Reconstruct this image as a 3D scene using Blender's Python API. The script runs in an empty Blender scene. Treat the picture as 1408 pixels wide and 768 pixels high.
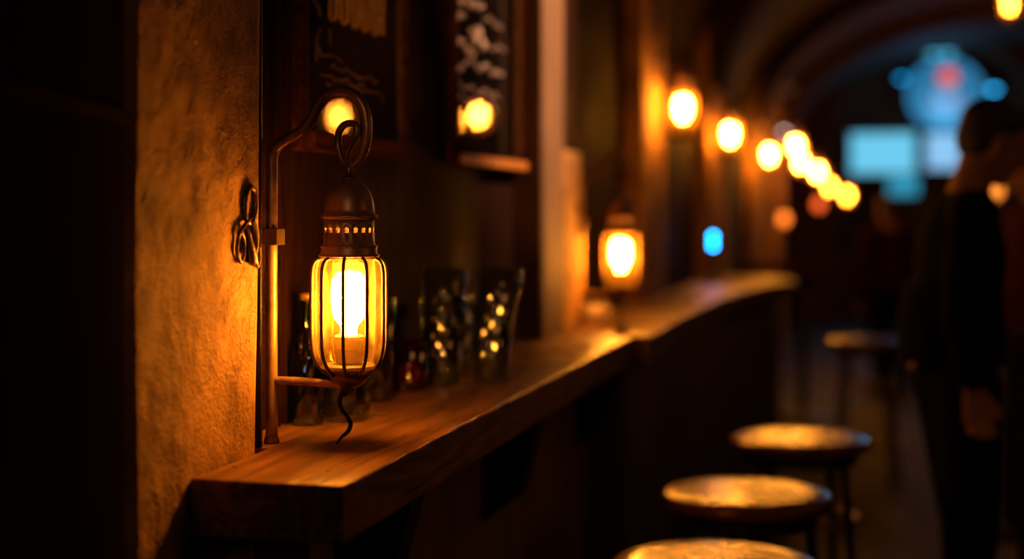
import bpy, bmesh, math, random
from mathutils import Vector, Matrix
random.seed(7)
sc = bpy.context.scene
C = sc.collection
PI = math.pi
# ------------------------------------------------------------------ camera maths
F_PX, CX, HY = 1950.0, 704.0, 290.0
TH = math.radians(14.27)
CT, ST = math.cos(TH), math.sin(TH)
CAMH = 1.42
def at(px, py, z):                       # pixel + depth -> world
    lat = (px-CX)/F_PX*z; up = -(py-HY)/F_PX*z
    return Vector((lat*CT - z*ST, lat*ST + z*CT, CAMH+up))
def on_x(px, py, X):
    r = (px-CX)/F_PX; return at(px, py, X/(r*CT-ST))
def on_y(px, py, Y):
    r = (px-CX)/F_PX; return at(px, py, Y/(r*ST+CT))
def on_h(px, py, H):
    return at(px, py, (CAMH-H)*F_PX/(py-HY))
cam = bpy.data.cameras.new('camera'); co = bpy.data.objects.new('camera', cam); C.objects.link(co)
co.location = (0, 0, CAMH); co.rotation_euler = (PI/2, 0, TH)
cam.sensor_width = 36; cam.lens = 36*F_PX/1408; cam.shift_y = -94/1408
cam.clip_start = 0.05; cam.clip_end = 100
cam.dof.use_dof = True; cam.dof.focus_distance = 2.232; cam.dof.aperture_fstop = 1.2
sc.camera = co
sc.view_settings.view_transform = 'Standard'; sc.view_settings.look = 'None'
sc.view_settings.exposure = 0
cy = sc.cycles
cy.use_denoising = True; cy.transparent_max_bounces = 24; cy.max_bounces = 16; cy.transmission_bounces = 16; cy.diffuse_bounces = 3; cy.glossy_bounces = 4
cy.caustics_reflective = False; cy.caustics_refractive = False
cy.sample_clamp_indirect = 4
# ------------------------------------------------------------------ materials
def nm(name):
    m = bpy.data.materials.new(name); m.use_nodes = True
    nt = m.node_tree; b = nt.nodes['Principled BSDF']; return m, nt, b
def N(nt, t, **kw):
    n = nt.nodes.new(t)
    for k, v in kw.items():
        if k in n.inputs: n.inputs[k].default_value = v
        else: setattr(n, k, v)
    return n
def noisy(name, c1, c2, rough=0.6, metal=0.0, scale=8, stretch=(1,1,1), bump=0.2, bscale=60, rvar=0.1, detail=6, dist=0.02, coat=0, spec=.5):
    m, nt, b = nm(name); L = nt.links.new
    tc = N(nt, 'ShaderNodeTexCoord'); mp = N(nt, 'ShaderNodeMapping'); mp.inputs['Scale'].default_value = stretch
    L(tc.outputs['Object'], mp.inputs['Vector'])
    n = N(nt, 'ShaderNodeTexNoise', Scale=scale, Detail=detail); L(mp.outputs[0], n.inputs['Vector'])
    r = N(nt, 'ShaderNodeValToRGB'); r.color_ramp.elements[0].position = .3; r.color_ramp.elements[1].position = .7
    r.color_ramp.elements[0].color = (*c1, 1); r.color_ramp.elements[1].color = (*c2, 1)
    L(n.outputs['Fac'], r.inputs[0]); L(r.outputs[0], b.inputs['Base Color'])
    mr = N(nt, 'ShaderNodeMapRange'); mr.inputs['To Min'].default_value = max(0, rough-rvar); mr.inputs['To Max'].default_value = rough+rvar
    L(n.outputs['Fac'], mr.inputs['Value']); L(mr.outputs[0], b.inputs['Roughness'])
    b.inputs['Metallic'].default_value = metal
    b.inputs['Coat Weight'].default_value = coat
    b.inputs['Specular IOR Level'].default_value = spec
    if bump:
        n2 = N(nt, 'ShaderNodeTexNoise', Scale=bscale, Detail=4); L(mp.outputs[0], n2.inputs['Vector'])
        bp = N(nt, 'ShaderNodeBump', Strength=bump, Distance=dist); L(n2.outputs['Fac'], bp.inputs['Height']); L(bp.outputs[0], b.inputs['Normal'])
    return m
def emit(name, col, s):
    m, nt, b = nm(name)
    b.inputs['Base Color'].default_value = (0.02,0.02,0.02,1)
    b.inputs['Emission Color'].default_value = (*col, 1); b.inputs['Emission Strength'].default_value = s
    return m
def schlick(nt, f0):
    lw = N(nt, 'ShaderNodeLayerWeight', Blend=.5)
    p = N(nt, 'ShaderNodeMath', operation='POWER'); nt.links.new(lw.outputs['Facing'], p.inputs[0]); p.inputs[1].default_value = 5
    a = N(nt, 'ShaderNodeMath', operation='MULTIPLY_ADD'); nt.links.new(p.outputs[0], a.inputs[0]); a.inputs[1].default_value = 1-f0; a.inputs[2].default_value = f0
    return a, lw
def plaster_mat():
    m, nt, b = nm('ochre_plaster'); L = nt.links.new
    tc = N(nt, 'ShaderNodeTexCoord'); v = tc.outputs['Object']
    n1 = N(nt, 'ShaderNodeTexNoise', Scale=7, Detail=10, Roughness=.68); L(v, n1.inputs['Vector'])
    r = N(nt, 'ShaderNodeValToRGB'); e = r.color_ramp.elements
    e[0].position = .32; e[0].color = (.15,.062,.010,1); e[1].position = .66; e[1].color = (.56,.28,.055,1)
    L(n1.outputs['Fac'], r.inputs[0])
    # small pits
    vo = N(nt, 'ShaderNodeTexVoronoi', Scale=13); L(v, vo.inputs['Vector'])
    pr = N(nt, 'ShaderNodeValToRGB'); pr.color_ramp.elements[0].position = .03; pr.color_ramp.elements[0].color = (.22,.15,.1,1)
    pr.color_ramp.elements[1].position = .09; pr.color_ramp.elements[1].color = (1,1,1,1)
    L(vo.outputs['Distance'], pr.inputs[0])
    mx = N(nt, 'ShaderNodeMixRGB', blend_type='MULTIPLY'); mx.inputs[0].default_value = .35
    L(r.outputs[0], mx.inputs[1]); L(pr.outputs[0], mx.inputs[2]); L(mx.outputs[0], b.inputs['Base Color'])
    b.inputs['Roughness'].default_value = .85
    n2 = N(nt, 'ShaderNodeTexNoise', Scale=170, Detail=3); L(v, n2.inputs['Vector'])
    n3 = N(nt, 'ShaderNodeTexNoise', Scale=16, Detail=5); L(v, n3.inputs['Vector'])
    ad = N(nt, 'ShaderNodeMath', operation='MULTIPLY_ADD'); L(n3.outputs['Fac'], ad.inputs[0]); ad.inputs[1].default_value = 4.0; L(n2.outputs['Fac'], ad.inputs[2])
    bp = N(nt, 'ShaderNodeBump', Strength=1.0, Distance=.0055); L(ad.outputs[0], bp.inputs['Height'])
    bp2 = N(nt, 'ShaderNodeBump', Strength=.5, Distance=.004); L(pr.outputs[0], bp2.inputs['Height']); L(bp.outputs[0], bp2.inputs['Normal'])
    L(bp2.outputs[0], b.inputs['Normal']); return m
def wood_mat(name, c1, c2, c3, rough=.38, grain=1.0, bump=.25, axis='Y', tint=None, spec=.5):
    m, nt, b = nm(name); L = nt.links.new
    tc = N(nt, 'ShaderNodeTexCoord'); mp = N(nt, 'ShaderNodeMapping')
    mp.inputs['Scale'].default_value = (1, .09, 1) if axis == 'Y' else (1, 1, .09) if axis == 'Z' else (.09, 1, 1)
    L(tc.outputs['Object'], mp.inputs['Vector'])
    n0 = N(nt, 'ShaderNodeTexNoise', Scale=9*grain, Detail=3, Distortion=.6); L(mp.outputs[0], n0.inputs['Vector'])
    mul = N(nt, 'ShaderNodeMath', operation='MULTIPLY'); mul.inputs[1].default_value = 9; L(n0.outputs['Fac'], mul.inputs[0])
    fr = N(nt, 'ShaderNodeMath', operation='PINGPONG'); fr.inputs[1].default_value = .5; L(mul.outputs[0], fr.inputs[0])
    n1 = N(nt, 'ShaderNodeTexNoise', Scale=120*grain, Detail=5); L(mp.outputs[0], n1.inputs['Vector'])
    ad = N(nt, 'ShaderNodeMath', operation='MULTIPLY_ADD'); L(n1.outputs['Fac'], ad.inputs[0]); ad.inputs[1].default_value = .9; L(fr.outputs[0], ad.inputs[2])
    r = N(nt, 'ShaderNodeValToRGB'); e = r.color_ramp.elements
    e[0].position = .3; e[0].color = (*c1, 1); e[1].position = 1.0; e[1].color = (*c3, 1)
    x = e.new(.65); x.color = (*c2, 1)
    L(ad.outputs[0], r.inputs[0]); L(r.outputs[0], b.inputs['Base Color'])
    n3 = N(nt, 'ShaderNodeTexNoise', Scale=4, Detail=4); L(tc.outputs['Object'], n3.inputs['Vector'])
    mr = N(nt, 'ShaderNodeMapRange'); mr.inputs['From Min'].default_value = .3; mr.inputs['From Max'].default_value = .7
    mr.inputs['To Min'].default_value = rough-.1; mr.inputs['To Max'].default_value = rough+.14
    L(n3.outputs['Fac'], mr.inputs['Value']); L(mr.outputs[0], b.inputs['Roughness'])
    bp = N(nt, 'ShaderNodeBump', Strength=bump, Distance=.003); L(ad.outputs[0], bp.inputs['Height']); L(bp.outputs[0], b.inputs['Normal'])
    b.inputs['Specular IOR Level'].default_value = spec
    if tint: b.inputs['Specular Tint'].default_value = (*tint, 1)
    return m
def hazy_glass(name, tint=(1,.93,.75), haze=.024, rim_glow=.42):  # amber scatter put into the glass so it glows, stronger at the rims
    m = bpy.data.materials.new(name); m.use_nodes = True; nt = m.node_tree; nt.nodes.clear(); L = nt.links.new
    out = N(nt, 'ShaderNodeOutputMaterial')
    tr = N(nt, 'ShaderNodeBsdfTransparent'); tr.inputs[0].default_value = (*tint, 1)
    gl = N(nt, 'ShaderNodeBsdfGlossy'); gl.inputs['Roughness'].default_value = .05
    tl = N(nt, 'ShaderNodeBsdfTranslucent'); tl.inputs[0].default_value = (.9,.52,.13,1)
    df = N(nt, 'ShaderNodeBsdfDiffuse'); df.inputs[0].default_value = (.7,.5,.2,1)
    mt = N(nt, 'ShaderNodeMixShader'); mt.inputs[0].default_value = .5; L(tl.outputs[0], mt.inputs[1]); L(df.outputs[0], mt.inputs[2])
    lw = N(nt, 'ShaderNodeLayerWeight', Blend=.35)
    tc = N(nt, 'ShaderNodeTexCoord'); n = N(nt, 'ShaderNodeTexNoise', Scale=45, Detail=6); L(tc.outputs['Object'], n.inputs['Vector'])
    mr = N(nt, 'ShaderNodeMapRange'); mr.inputs['From Min'].default_value = .4; mr.inputs['From Max'].default_value = .75
    mr.inputs['To Min'].default_value = haze*.35; mr.inputs['To Max'].default_value = haze*1.8; L(n.outputs['Fac'], mr.inputs['Value'])
    pw = N(nt, 'ShaderNodeMath', operation='POWER'); L(lw.outputs['Facing'], pw.inputs[0]); pw.inputs[1].default_value = 4
    ma = N(nt, 'ShaderNodeMath', operation='MULTIPLY_ADD'); L(pw.outputs[0], ma.inputs[0]); ma.inputs[1].default_value = rim_glow; L(mr.outputs[0], ma.inputs[2])
    a = N(nt, 'ShaderNodeMixShader'); L(ma.outputs[0], a.inputs[0]); L(tr.outputs[0], a.inputs[1]); L(mt.outputs[0], a.inputs[2])
    fr, _ = schlick(nt, .035)
    b = N(nt, 'ShaderNodeMixShader'); L(fr.outputs[0], b.inputs[0]); L(a.outputs[0], b.inputs[1]); L(gl.outputs[0], b.inputs[2])
    L(b.outputs[0], out.inputs[0]); return m
def clear_glass(name, tint=(.80,.84,.78)):
    m = bpy.data.materials.new(name); m.use_nodes = True; nt = m.node_tree; nt.nodes.clear(); L = nt.links.new
    out = N(nt, 'ShaderNodeOutputMaterial'); tr = N(nt, 'ShaderNodeBsdfTransparent'); tr.inputs[0].default_value = (*tint, 1)
    gl = N(nt, 'ShaderNodeBsdfGlossy'); gl.inputs['Roughness'].default_value = .10
    tc = N(nt,'ShaderNodeTexCoord'); mp = N(nt, 'ShaderNodeMapping'); mp.inputs['Scale'].default_value = (1,1,.45); L(tc.outputs['Object'], mp.inputs[0])
    v = N(nt,'ShaderNodeTexVoronoi', Scale=75); L(mp.outputs[0], v.inputs['Vector'])
    bp = N(nt,'ShaderNodeBump', Strength=.9, Distance=.006); L(v.outputs['Distance'], bp.inputs['Height']); L(bp.outputs[0], gl.inputs['Normal'])
    fr, lw_ = schlick(nt, .17); L(bp.outputs[0], lw_.inputs['Normal']); b = N(nt, 'ShaderNodeMixShader')
    L(fr.outputs[0], b.inputs[0]); L(tr.outputs[0], b.inputs[1]); L(gl.outputs[0], b.inputs[2]); L(b.outputs[0], out.inputs[0]); return m
def pane_mat():
    m = bpy.data.materials.new('picture_glass'); m.use_nodes = True; nt = m.node_tree; nt.nodes.clear(); L = nt.links.new
    out = N(nt, 'ShaderNodeOutputMaterial'); tr = N(nt, 'ShaderNodeBsdfTransparent'); gl = N(nt, 'ShaderNodeBsdfGlossy'); gl.inputs['Roughness'].default_value = .02
    fr, _ = schlick(nt, .08); b = N(nt, 'ShaderNodeMixShader')
    L(fr.outputs[0], b.inputs[0]); L(tr.outputs[0], b.inputs[1]); L(gl.outputs[0], b.inputs[2]); L(b.outputs[0], out.inputs[0]); return m
M = {}
M['plaster'] = plaster_mat()
M['wall'] = noisy('smoky_plaster', (.14,.07,.028), (.22,.115,.045), .8, scale=4, bump=.3, bscale=40)
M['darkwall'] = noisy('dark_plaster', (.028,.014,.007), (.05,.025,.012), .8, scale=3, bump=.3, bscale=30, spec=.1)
M['panel'] = wood_mat('dark_panelling', (.010,.003,.0012), (.020,.0065,.002), (.03,.010,.003), .8, axis='Z', spec=.05)
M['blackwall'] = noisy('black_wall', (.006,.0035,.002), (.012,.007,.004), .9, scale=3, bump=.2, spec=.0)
M['ledge'] = wood_mat('ledge_oak', (.09,.034,.008), (.25,.105,.025), (.40,.175,.048), .34, bump=.6, tint=(1,.7,.4))
M['ledgedark'] = wood_mat('counter_wood', (.07,.024,.007), (.17,.068,.018), (.26,.11,.032), .4, tint=(1,.6,.3))
M['frame'] = wood_mat('frame_wood', (.022,.007,.0025), (.045,.014,.004), (.08,.024,.007), .5, axis='Y', spec=0)
M['bracketwood'] = wood_mat('bracket_wood', (.006,.003,.002), (.012,.006,.003), (.02,.01,.005), .6, axis='Z')
M['iron'] = noisy('aged_iron', (.10,.055,.028), (.24,.13,.06), .38, .75, scale=30, bump=.25, bscale=150, dist=.002)
M['pole'] = noisy('worn_brass_pole', (.26,.14,.055), (.50,.29,.12), .42, .55, scale=30, bump=.2, bscale=150, dist=.002)
M['brass'] = noisy('tarnished_brass', (.22,.11,.05), (.42,.22,.095), .42, .55, scale=26, bump=.15, bscale=120, dist=.002)
M['blackiron'] = noisy('black_iron', (.012,.009,.007), (.03,.02,.014), .45, .8, scale=20, bump=.1, bscale=90)
M['glass'] = hazy_glass('lantern_glass')
M['inglass'] = hazy_glass('inner_glass', (1,.93,.75), .020, .55)
M['bulb'] = emit('bulb_glow', (1, .45, .085), 235)
M['bulbfar'] = emit('bulb_glow_far', (1, .42, .08), 300)
M['bulbroom'] = emit('bulb_glow_room', (1, .42, .08), 330)
M['bulbsoft'] = emit('bulb_glow_soft', (1, .42, .08), 60)
M['bulbdim'] = emit('bulb_glow_dim', (1, .42, .06), 110)
M['bulbhigh'] = emit('bulb_glow_high', (1, .42, .08), 420)
M['socket'] = noisy('socket_ceramic', (.32,.2,.1), (.5,.32,.16), .3, scale=30, bump=.05)
M['tumbler'] = clear_glass('tumbler_glass')
M['green'] = clear_glass('green_glass', (.25,.5,.25))
M['redglass'] = clear_glass('red_glass', (.8,.05,.02))
M['pane'] = pane_mat()
M['board'] = noisy('blackboard', (.005,.0035,.0025), (.012,.008,.006), .8, scale=5, bump=0, spec=0)
M['faintchalk'] = noisy('faint_chalk', (.10,.055,.025), (.30,.17,.08), .9, scale=14, bump=0, spec=0)
M['chalk'] = noisy('cream_chalk', (.45,.32,.24), (.8,.6,.46), .9, scale=40, bump=0)
M['ochrepaint'] = noisy('ochre_paint', (.42,.19,.03), (.7,.34,.05), .7, scale=30, bump=0)
M['stool'] = wood_mat('stool_varnish', (.05,.015,.003), (.09,.030,.005), (.13,.045,.008), .24, bump=.015, grain=.5, axis='X', tint=(1,.55,.2))
M['floor'] = noisy('floor_stone', (.014,.008,.005), (.032,.019,.011), .7, scale=6, bump=.3, bscale=30)
M['cloth'] = noisy('black_cloth', (.003,.0025,.0025), (.006,.005,.005), .9, scale=30, bump=.2, spec=.05)
M['trouser'] = noisy('dark_trousers', (.004,.004,.005), (.009,.008,.009), .9, scale=30, bump=.2, spec=.05)
M['redcloth'] = noisy('dark_red_cloth', (.035,.007,.004), (.06,.012,.007), .85, scale=30, bump=.2, spec=.05)
M['skin'] = noisy('skin', (.26,.12,.07), (.33,.16,.10), .55, scale=20, bump=.05)
M['hair'] = noisy('dark_hair', (.008,.006,.005), (.02,.013,.01), .6, scale=90, bump=.4, bscale=200)
M['shoe'] = noisy('black_leather', (.008,.007,.006), (.015,.012,.01), .35, scale=20, bump=.1)
# ------------------------------------------------------------------ mesh helpers
def obj(name, bm, m, parent=None, smooth=False, bevel=0, loc=None):
    bmesh.ops.recalc_face_normals(bm, faces=bm.faces)
    me = bpy.data.meshes.new(name); bm.to_mesh(me); bm.free()
    if smooth:
        for p in me.polygons: p.use_smooth = True
    me.materials.append(M[m] if isinstance(m, str) else m)
    o = bpy.data.objects.new(name, me); C.objects.link(o)
    if parent: o.parent = parent
    if loc is not None: o.location = loc
    if bevel:
        b = o.modifiers.new('bevel', 'BEVEL'); b.width = bevel; b.segments = 3; b.limit_method = 'ANGLE'
    return o
def tag(o, label=None, cat=None, group=None, kind=None):
    if label: o['label'] = label
    if cat: o['category'] = cat
    if group: o['group'] = group
    if kind: o['kind'] = kind
    return o
def thing(name, label, cat, loc=(0,0,0), rz=0, group=None):
    o = bpy.data.objects.new(name, None); C.objects.link(o); o.empty_display_size = .05
    o.location = loc; o.rotation_euler = (0,0,rz); return tag(o, label, cat, group)
def struct(name, bm, m, **k):
    return tag(obj(name, bm, m, **k), kind='structure')
def bx(bm, x0, x1, y0, y1, z0, z1):
    v = [bm.verts.new((x, y, z)) for x in (x0, x1) for y in (y0, y1) for z in (z0, z1)]
    for f in ((0,1,3,2),(4,6,7,5),(0,4,5,1),(2,3,7,6),(0,2,6,4),(1,5,7,3)): bm.faces.new([v[i] for i in f])
    return bm
def box(*a): return bx(bmesh.new(), *a)
def prism(pts, z0, z1, bm=None):
    bm = bm or bmesh.new(); n = len(pts)
    a = [bm.verts.new((p[0], p[1], z0)) for p in pts]; b = [bm.verts.new((p[0], p[1], z1)) for p in pts]
    bm.faces.new(a[::-1]); bm.faces.new(b)
    for i in range(n): bm.faces.new((a[i], a[(i+1)%n], b[(i+1)%n], b[i]))
    return bm
def lathe(prof, seg=48, bm=None, c=(0,0), closed=False):
    bm = bm or bmesh.new(); rings = []
    for r, z in prof:
        if r < 1e-6: rings.append([bm.verts.new((c[0], c[1], z))])
        else: rings.append([bm.verts.new((c[0]+r*math.cos(2*PI*i/seg), c[1]+r*math.sin(2*PI*i/seg), z)) for i in range(seg)])
    def join(A, B):
        for i in range(seg):
            j = (i+1) % seg
            if len(A) == 1 and len(B) == 1: return
            if len(A) == 1: bm.faces.new((A[0], B[i], B[j]))
            elif len(B) == 1: bm.faces.new((A[i], A[j], B[0]))
            else: bm.faces.new((A[i], A[j], B[j], B[i]))
    for A, B in zip(rings, rings[1:]): join(A, B)
    if closed: join(rings[-1], rings[0])
    return bm
def smooth_path(pts, rad, sub=6):
    out, ro = [], []
    P = [Vector(p) for p in pts]; n = len(P)
    for i in range(n-1):
        p0 = P[max(i-1,0)]; p1 = P[i]; p2 = P[i+1]; p3 = P[min(i+2,n-1)]
        for s in range(sub):
            t = s/sub; t2 = t*t; t3 = t2*t
            out.append(.5*((2*p1)+(-p0+p2)*t+(2*p0-5*p1+4*p2-p3)*t2+(-p0+3*p1-3*p2+p3)*t3))
            ro.append(rad[i]*(1-t)+rad[i+1]*t)
    out.append(P[-1]); ro.append(rad[-1]); return out, ro
def tube(pts, rad, seg=12, sub=6, bm=None, flat=1.0, closed=False):
    bm = bm or bmesh.new()
    if not hasattr(rad, '__len__'): rad = [rad]*len(pts)
    if sub > 1: pts, rad = smooth_path(pts, rad, sub)
    else: pts = [Vector(p) for p in pts]
    n = len(pts); rings = []; up = None
    for i in range(n):
        if closed: t = pts[(i+1)%n]-pts[(i-1)%n]
        else: t = pts[min(i+1,n-1)]-pts[max(i-1,0)]
        t.normalize()
        if up is None:
            up = Vector((0,1,0)) if abs(t.y) < .9 else Vector((1,0,0))
        up = (up - t*up.dot(t)).normalized(); s = t.cross(up)
        rings.append([bm.verts.new(pts[i]+(up*math.cos(2*PI*k/seg)*flat+s*math.sin(2*PI*k/seg))*rad[i]) for k in range(seg)])
    for A, B in zip(rings, rings[1:] + ([rings[0]] if closed else [])):
        for k in range(seg): bm.faces.new((A[k], A[(k+1)%seg], B[(k+1)%seg], B[k]))
    if not closed: bm.faces.new(rings[0][::-1]); bm.faces.new(rings[-1])
    return bm
def cyl(p, q, r, seg=16, r2=None, bm=None): return tube([p, q], [r, r2 if r2 else r], seg, 1, bm)
def sph(bm, c, r, u=20, v=14, mat=None):
    mm = Matrix.Translation(Vector(c)) @ (mat or Matrix.Identity(4)) @ Matrix.Diagonal((*(r if hasattr(r,'__len__') else (r,r,r)), 1))
    P = [[bm.verts.new(mm @ Vector((0, 0, 1)))]]
    for a in range(1, v):
        sa, ca = math.sin(PI*a/v), math.cos(PI*a/v)
        P.append([bm.verts.new(mm @ Vector((sa*math.cos(2*PI*k/u), sa*math.sin(2*PI*k/u), ca))) for k in range(u)])
    P.append([bm.verts.new(mm @ Vector((0, 0, -1)))])
    for A, B in zip(P, P[1:]):
        for k in range(u):
            n = (k+1) % u
            if len(A) == 1: bm.faces.new((A[0], B[k], B[n]))
            elif len(B) == 1: bm.faces.new((A[k], B[0], A[n]))
            else: bm.faces.new((A[k], B[k], B[n], A[n]))
    return bm
def copy_tree(o, parent=None):
    c = o.copy(); C.objects.link(c); c.parent = parent
    for ch in o.children: copy_tree(ch, c)
    return c
# ================================================================== THE SETTING
LH = 1.05            # height of the wall ledge
FX = -.917           # face of the pillars
WX = -1.0            # wall between the pillars
# plaster pillar face, slightly out of true at its far corner
def pillar_mesh():
    bm = bmesh.new(); nz, ny = 60, 16; Z0, Z1 = 0, 3.3
    rnd = random.Random(3); g = []
    for j in range(nz+1):
        z = Z0+(Z1-Z0)*j/nz; row = []
        yfar = 2.035 + (z-1.2)*.028
        for i in range(ny+1):
            t = i/ny; y = 1.624+(yfar-1.624)*t
            e = min(t, 1-t)*(yfar-1.624); x = FX - .010*max(0, 1-e/.012)**2 + .0025*math.sin(z*9+y*7)*(1 if .05 < t < .95 else .3)
            row.append(bm.verts.new((x, y, z)))
        g.append(row)
    for j in range(nz):
        for i in range(ny): bm.faces.new((g[j][i], g[j][i+1], g[j+1][i+1], g[j+1][i]))
    bl = [bm.verts.new((-1.25, r[0].co.y, r[0].co.z)) for r in g]; br = [bm.verts.new((-1.25, r[-1].co.y, r[-1].co.z)) for r in g]
    for j in range(nz):
        bm.faces.new((g[j][0], g[j+1][0], bl[j+1], bl[j])); bm.faces.new((g[j][-1], br[j], br[j+1], g[j+1][-1])); bm.faces.new((bl[j], bl[j+1], br[j+1], br[j]))
    bm.faces.new([*g[0][::-1], bl[0], br[0]]); bm.faces.new([*g[-1], br[-1], bl[-1]])
    return bm
struct('wall_pillar', pillar_mesh(), 'plaster', smooth=False)
# near wall running towards the viewer on the left, with a thin rail
c0 = at(176, 290, 1.80)
def near_wall(z0, z1, off, d0=.0, dn=-.8):
    pts = []
    for lat, z in ((-.4874+off, 1.795), (-.4874+off, dn), (-.4874+off-d0, dn), (-.4874+off-d0, 1.795)):
        pts.append((lat*CT-z*ST, lat*ST+z*CT))
    return prism(pts, z0, z1)
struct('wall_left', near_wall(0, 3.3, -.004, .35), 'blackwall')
struct('trim_1', near_wall(1.530, 1.548, .004, .008), noisy('dark_rail', (.018,.010,.005), (.026,.014,.007), .9, spec=0, bump=0), bevel=.002)
# long wall between the pillars
struct('wall_back', box(WX-.2, WX, 2.0, 19.2, 0, 3.4), 'panel')
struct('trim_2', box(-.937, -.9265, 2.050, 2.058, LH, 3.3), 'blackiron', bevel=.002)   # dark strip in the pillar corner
pil = [(3.97, 4.26), (5.81, 6.45), (8.23, 9.3), (11.6, 12.7), (14.4, 15.4)]
for i, (a, b) in enumerate(pil):
    struct('trim_%d' % (i+3), box(WX-.02, FX, a, b, 0, 3.35), 'wall' if i == 0 else 'plaster', bevel=.012)
struct('trim_8', box(WX-.02, FX, 4.262, 4.52, 0, 1.61), 'plaster', bevel=.008)
struct('trim_9', box(WX-.02, FX-.012, 4.262, 4.51, 1.61, 3.35), 'panel', bevel=.008)
struct('floor', box(-1.5, 4.2, -3, 20.5, -.1, 0), 'floor')
# barrel vault
def vault(y0, y1, R, t, zs, cx, seg=40):
    bm = bmesh.new(); rings = []
    for y in (y0, y1):
        for r in (R, R+t):
            rings.append([bm.verts.new((cx-r*math.cos(PI*k/seg), y, zs+r*.55*math.sin(PI*k/seg)+(r-R)*.45)) for k in range(seg+1)])
    a, b, c, d = rings
    for k in range(seg):
        bm.faces.new((a[k], a[k+1], c[k+1], c[k])); bm.faces.new((b[k], d[k], d[k+1], b[k+1]))
        bm.faces.new((a[k], b[k], b[k+1], a[k+1])); bm.faces.new((c[k], c[k+1], d[k+1], d[k]))
    for k in (0, seg): bm.faces.new((a[k], c[k], d[k], b[k]))
    return bm
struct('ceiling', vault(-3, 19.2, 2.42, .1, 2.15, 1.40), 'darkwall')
for i, y in enumerate((8.3, 11.8, 15.0)):
    struct('trim_%d' % (i+10), vault(y, y+.55, 2.24, .16, 2.12, 1.40), 'darkwall')
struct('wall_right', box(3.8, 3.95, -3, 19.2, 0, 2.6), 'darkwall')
# end wall with an arched recess
EY = 18.4
ctr = on_y(1290, 190, EY); AR = 1.27
def end_wall():
    bm = bmesh.new(); cx, cz = ctr.x, ctr.z
    pts = [(cx-AR, 0)] + [(cx-AR*math.cos(PI*k/32), cz+AR*math.sin(PI*k/32)) for k in range(33)] + [(cx+AR, 0)]
    outer = [(-1.2, 0)] + [(-1.2+(5.2)*k/32, 3.9) for k in range(33)] + [(4.0, 0)]
    for y in (EY, ): pass
    A = [bm.verts.new((p[0], EY, p[1])) for p in pts]; O = [bm.verts.new((p[0], EY, p[1])) for p in outer]
    B = [bm.verts.new((p[0], EY+.75, p[1])) for p in pts]
    for k in range(len(pts)-1):
        bm.faces.new((A[k], A[k+1], O[k+1], O[k])); bm.faces.new((A[k], B[k], B[k+1], A[k+1]))
    bm.faces.new(B)
    return bm
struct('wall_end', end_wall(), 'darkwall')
struct('wall_behind', box(-1.5, 4.0, -3.1, -3, 0, 3.4), 'darkwall')
# low panelled wall that carries the ledge
LWX = -.832
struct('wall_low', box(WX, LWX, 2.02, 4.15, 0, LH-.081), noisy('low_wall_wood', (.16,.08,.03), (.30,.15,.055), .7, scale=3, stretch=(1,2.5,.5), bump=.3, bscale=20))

# ================================================================== LEDGES
def slab(name, label, x0, x1, y0, y1):
    t = thing(name, label, 'counter', (x0, y0, 0)); bm = bmesh.new()
    n = 60; rnd = random.Random(5)
    xs = [x0, x1]
    rows = []
    for i in range(n+1):
        y = y0+(y1-y0)*i/n; w = .0012*math.sin(i*1.7)+rnd.uniform(-.0012, .0012) if 0 < i < n else 0
        rows.append([bm.verts.new((a-x0, y-y0, z)) for a, z in ((x0, LH-.08), (x0, LH), (x1+w, LH), (x1+w*.5, LH-.08))])
    for A, B in zip(rows, rows[1:]):
        for k in range(4): bm.faces.new((A[k], A[(k+1)%4], B[(k+1)%4], B[k]))
    bm.faces.new(rows[0]); bm.faces.new(rows[-1][::-1])
    obj('wood_top', bm, 'ledge', t, bevel=.004); return t
led = slab('wall_counter', 'thick wooden wall counter carrying the big lit lantern in front', FX+.001, -.69, 1.792, 4.14)
# the part of the ledge that fills the bay behind the pillar line
bm = box(0, FX-WX+.001, 0, 4.14-2.045, LH-.08, LH-.0004); o = obj('rear_board', bm, 'ledge', led); o.location = (WX-led.location.x, 2.05-1.792, 0)
for y in (2.12, 3.0, 4.02):                      # tapered wooden brackets
    bm = bmesh.new()
    pr = [(LWX, LH-.081), (-.70, LH-.081), (-.745, .80), (LWX, .735)]
    a = [bm.verts.new((p[0], y, p[1])) for p in pr]; b = [bm.verts.new((p[0], y+.07, p[1])) for p in pr]
    bm.faces.new(a); bm.faces.new(b[::-1])
    for k in range(4): bm.faces.new((a[k], b[k], b[(k+1)%4], a[(k+1)%4]))
    o = obj('bracket', bm, 'bracketwood', led, bevel=.003); o.location = (-led.location.x, -1.792, 0)
# second, curved counter further back
fr = [(895,462),(925,443),(960,425),(995,409),(1025,399),(1060,390),(1095,384.5)]
fp = [on_h(x, y, LH) for x, y in fr]
poly = [(WX+.001, 4.16)] + [(p.x, max(p.y, 4.16)) for p in fp] + [(fp[-1].x-.2, fp[-1].y+.3), (FX+.001, fp[-1].y+.5)]
t2 = thing('curved_counter', 'curved wooden counter further back under the second lantern', 'counter', (WX, 4.16, 0))
def rel(bm, o): bmesh.ops.translate(bm, verts=bm.verts, vec=-Vector(o.location)); return bm
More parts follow.
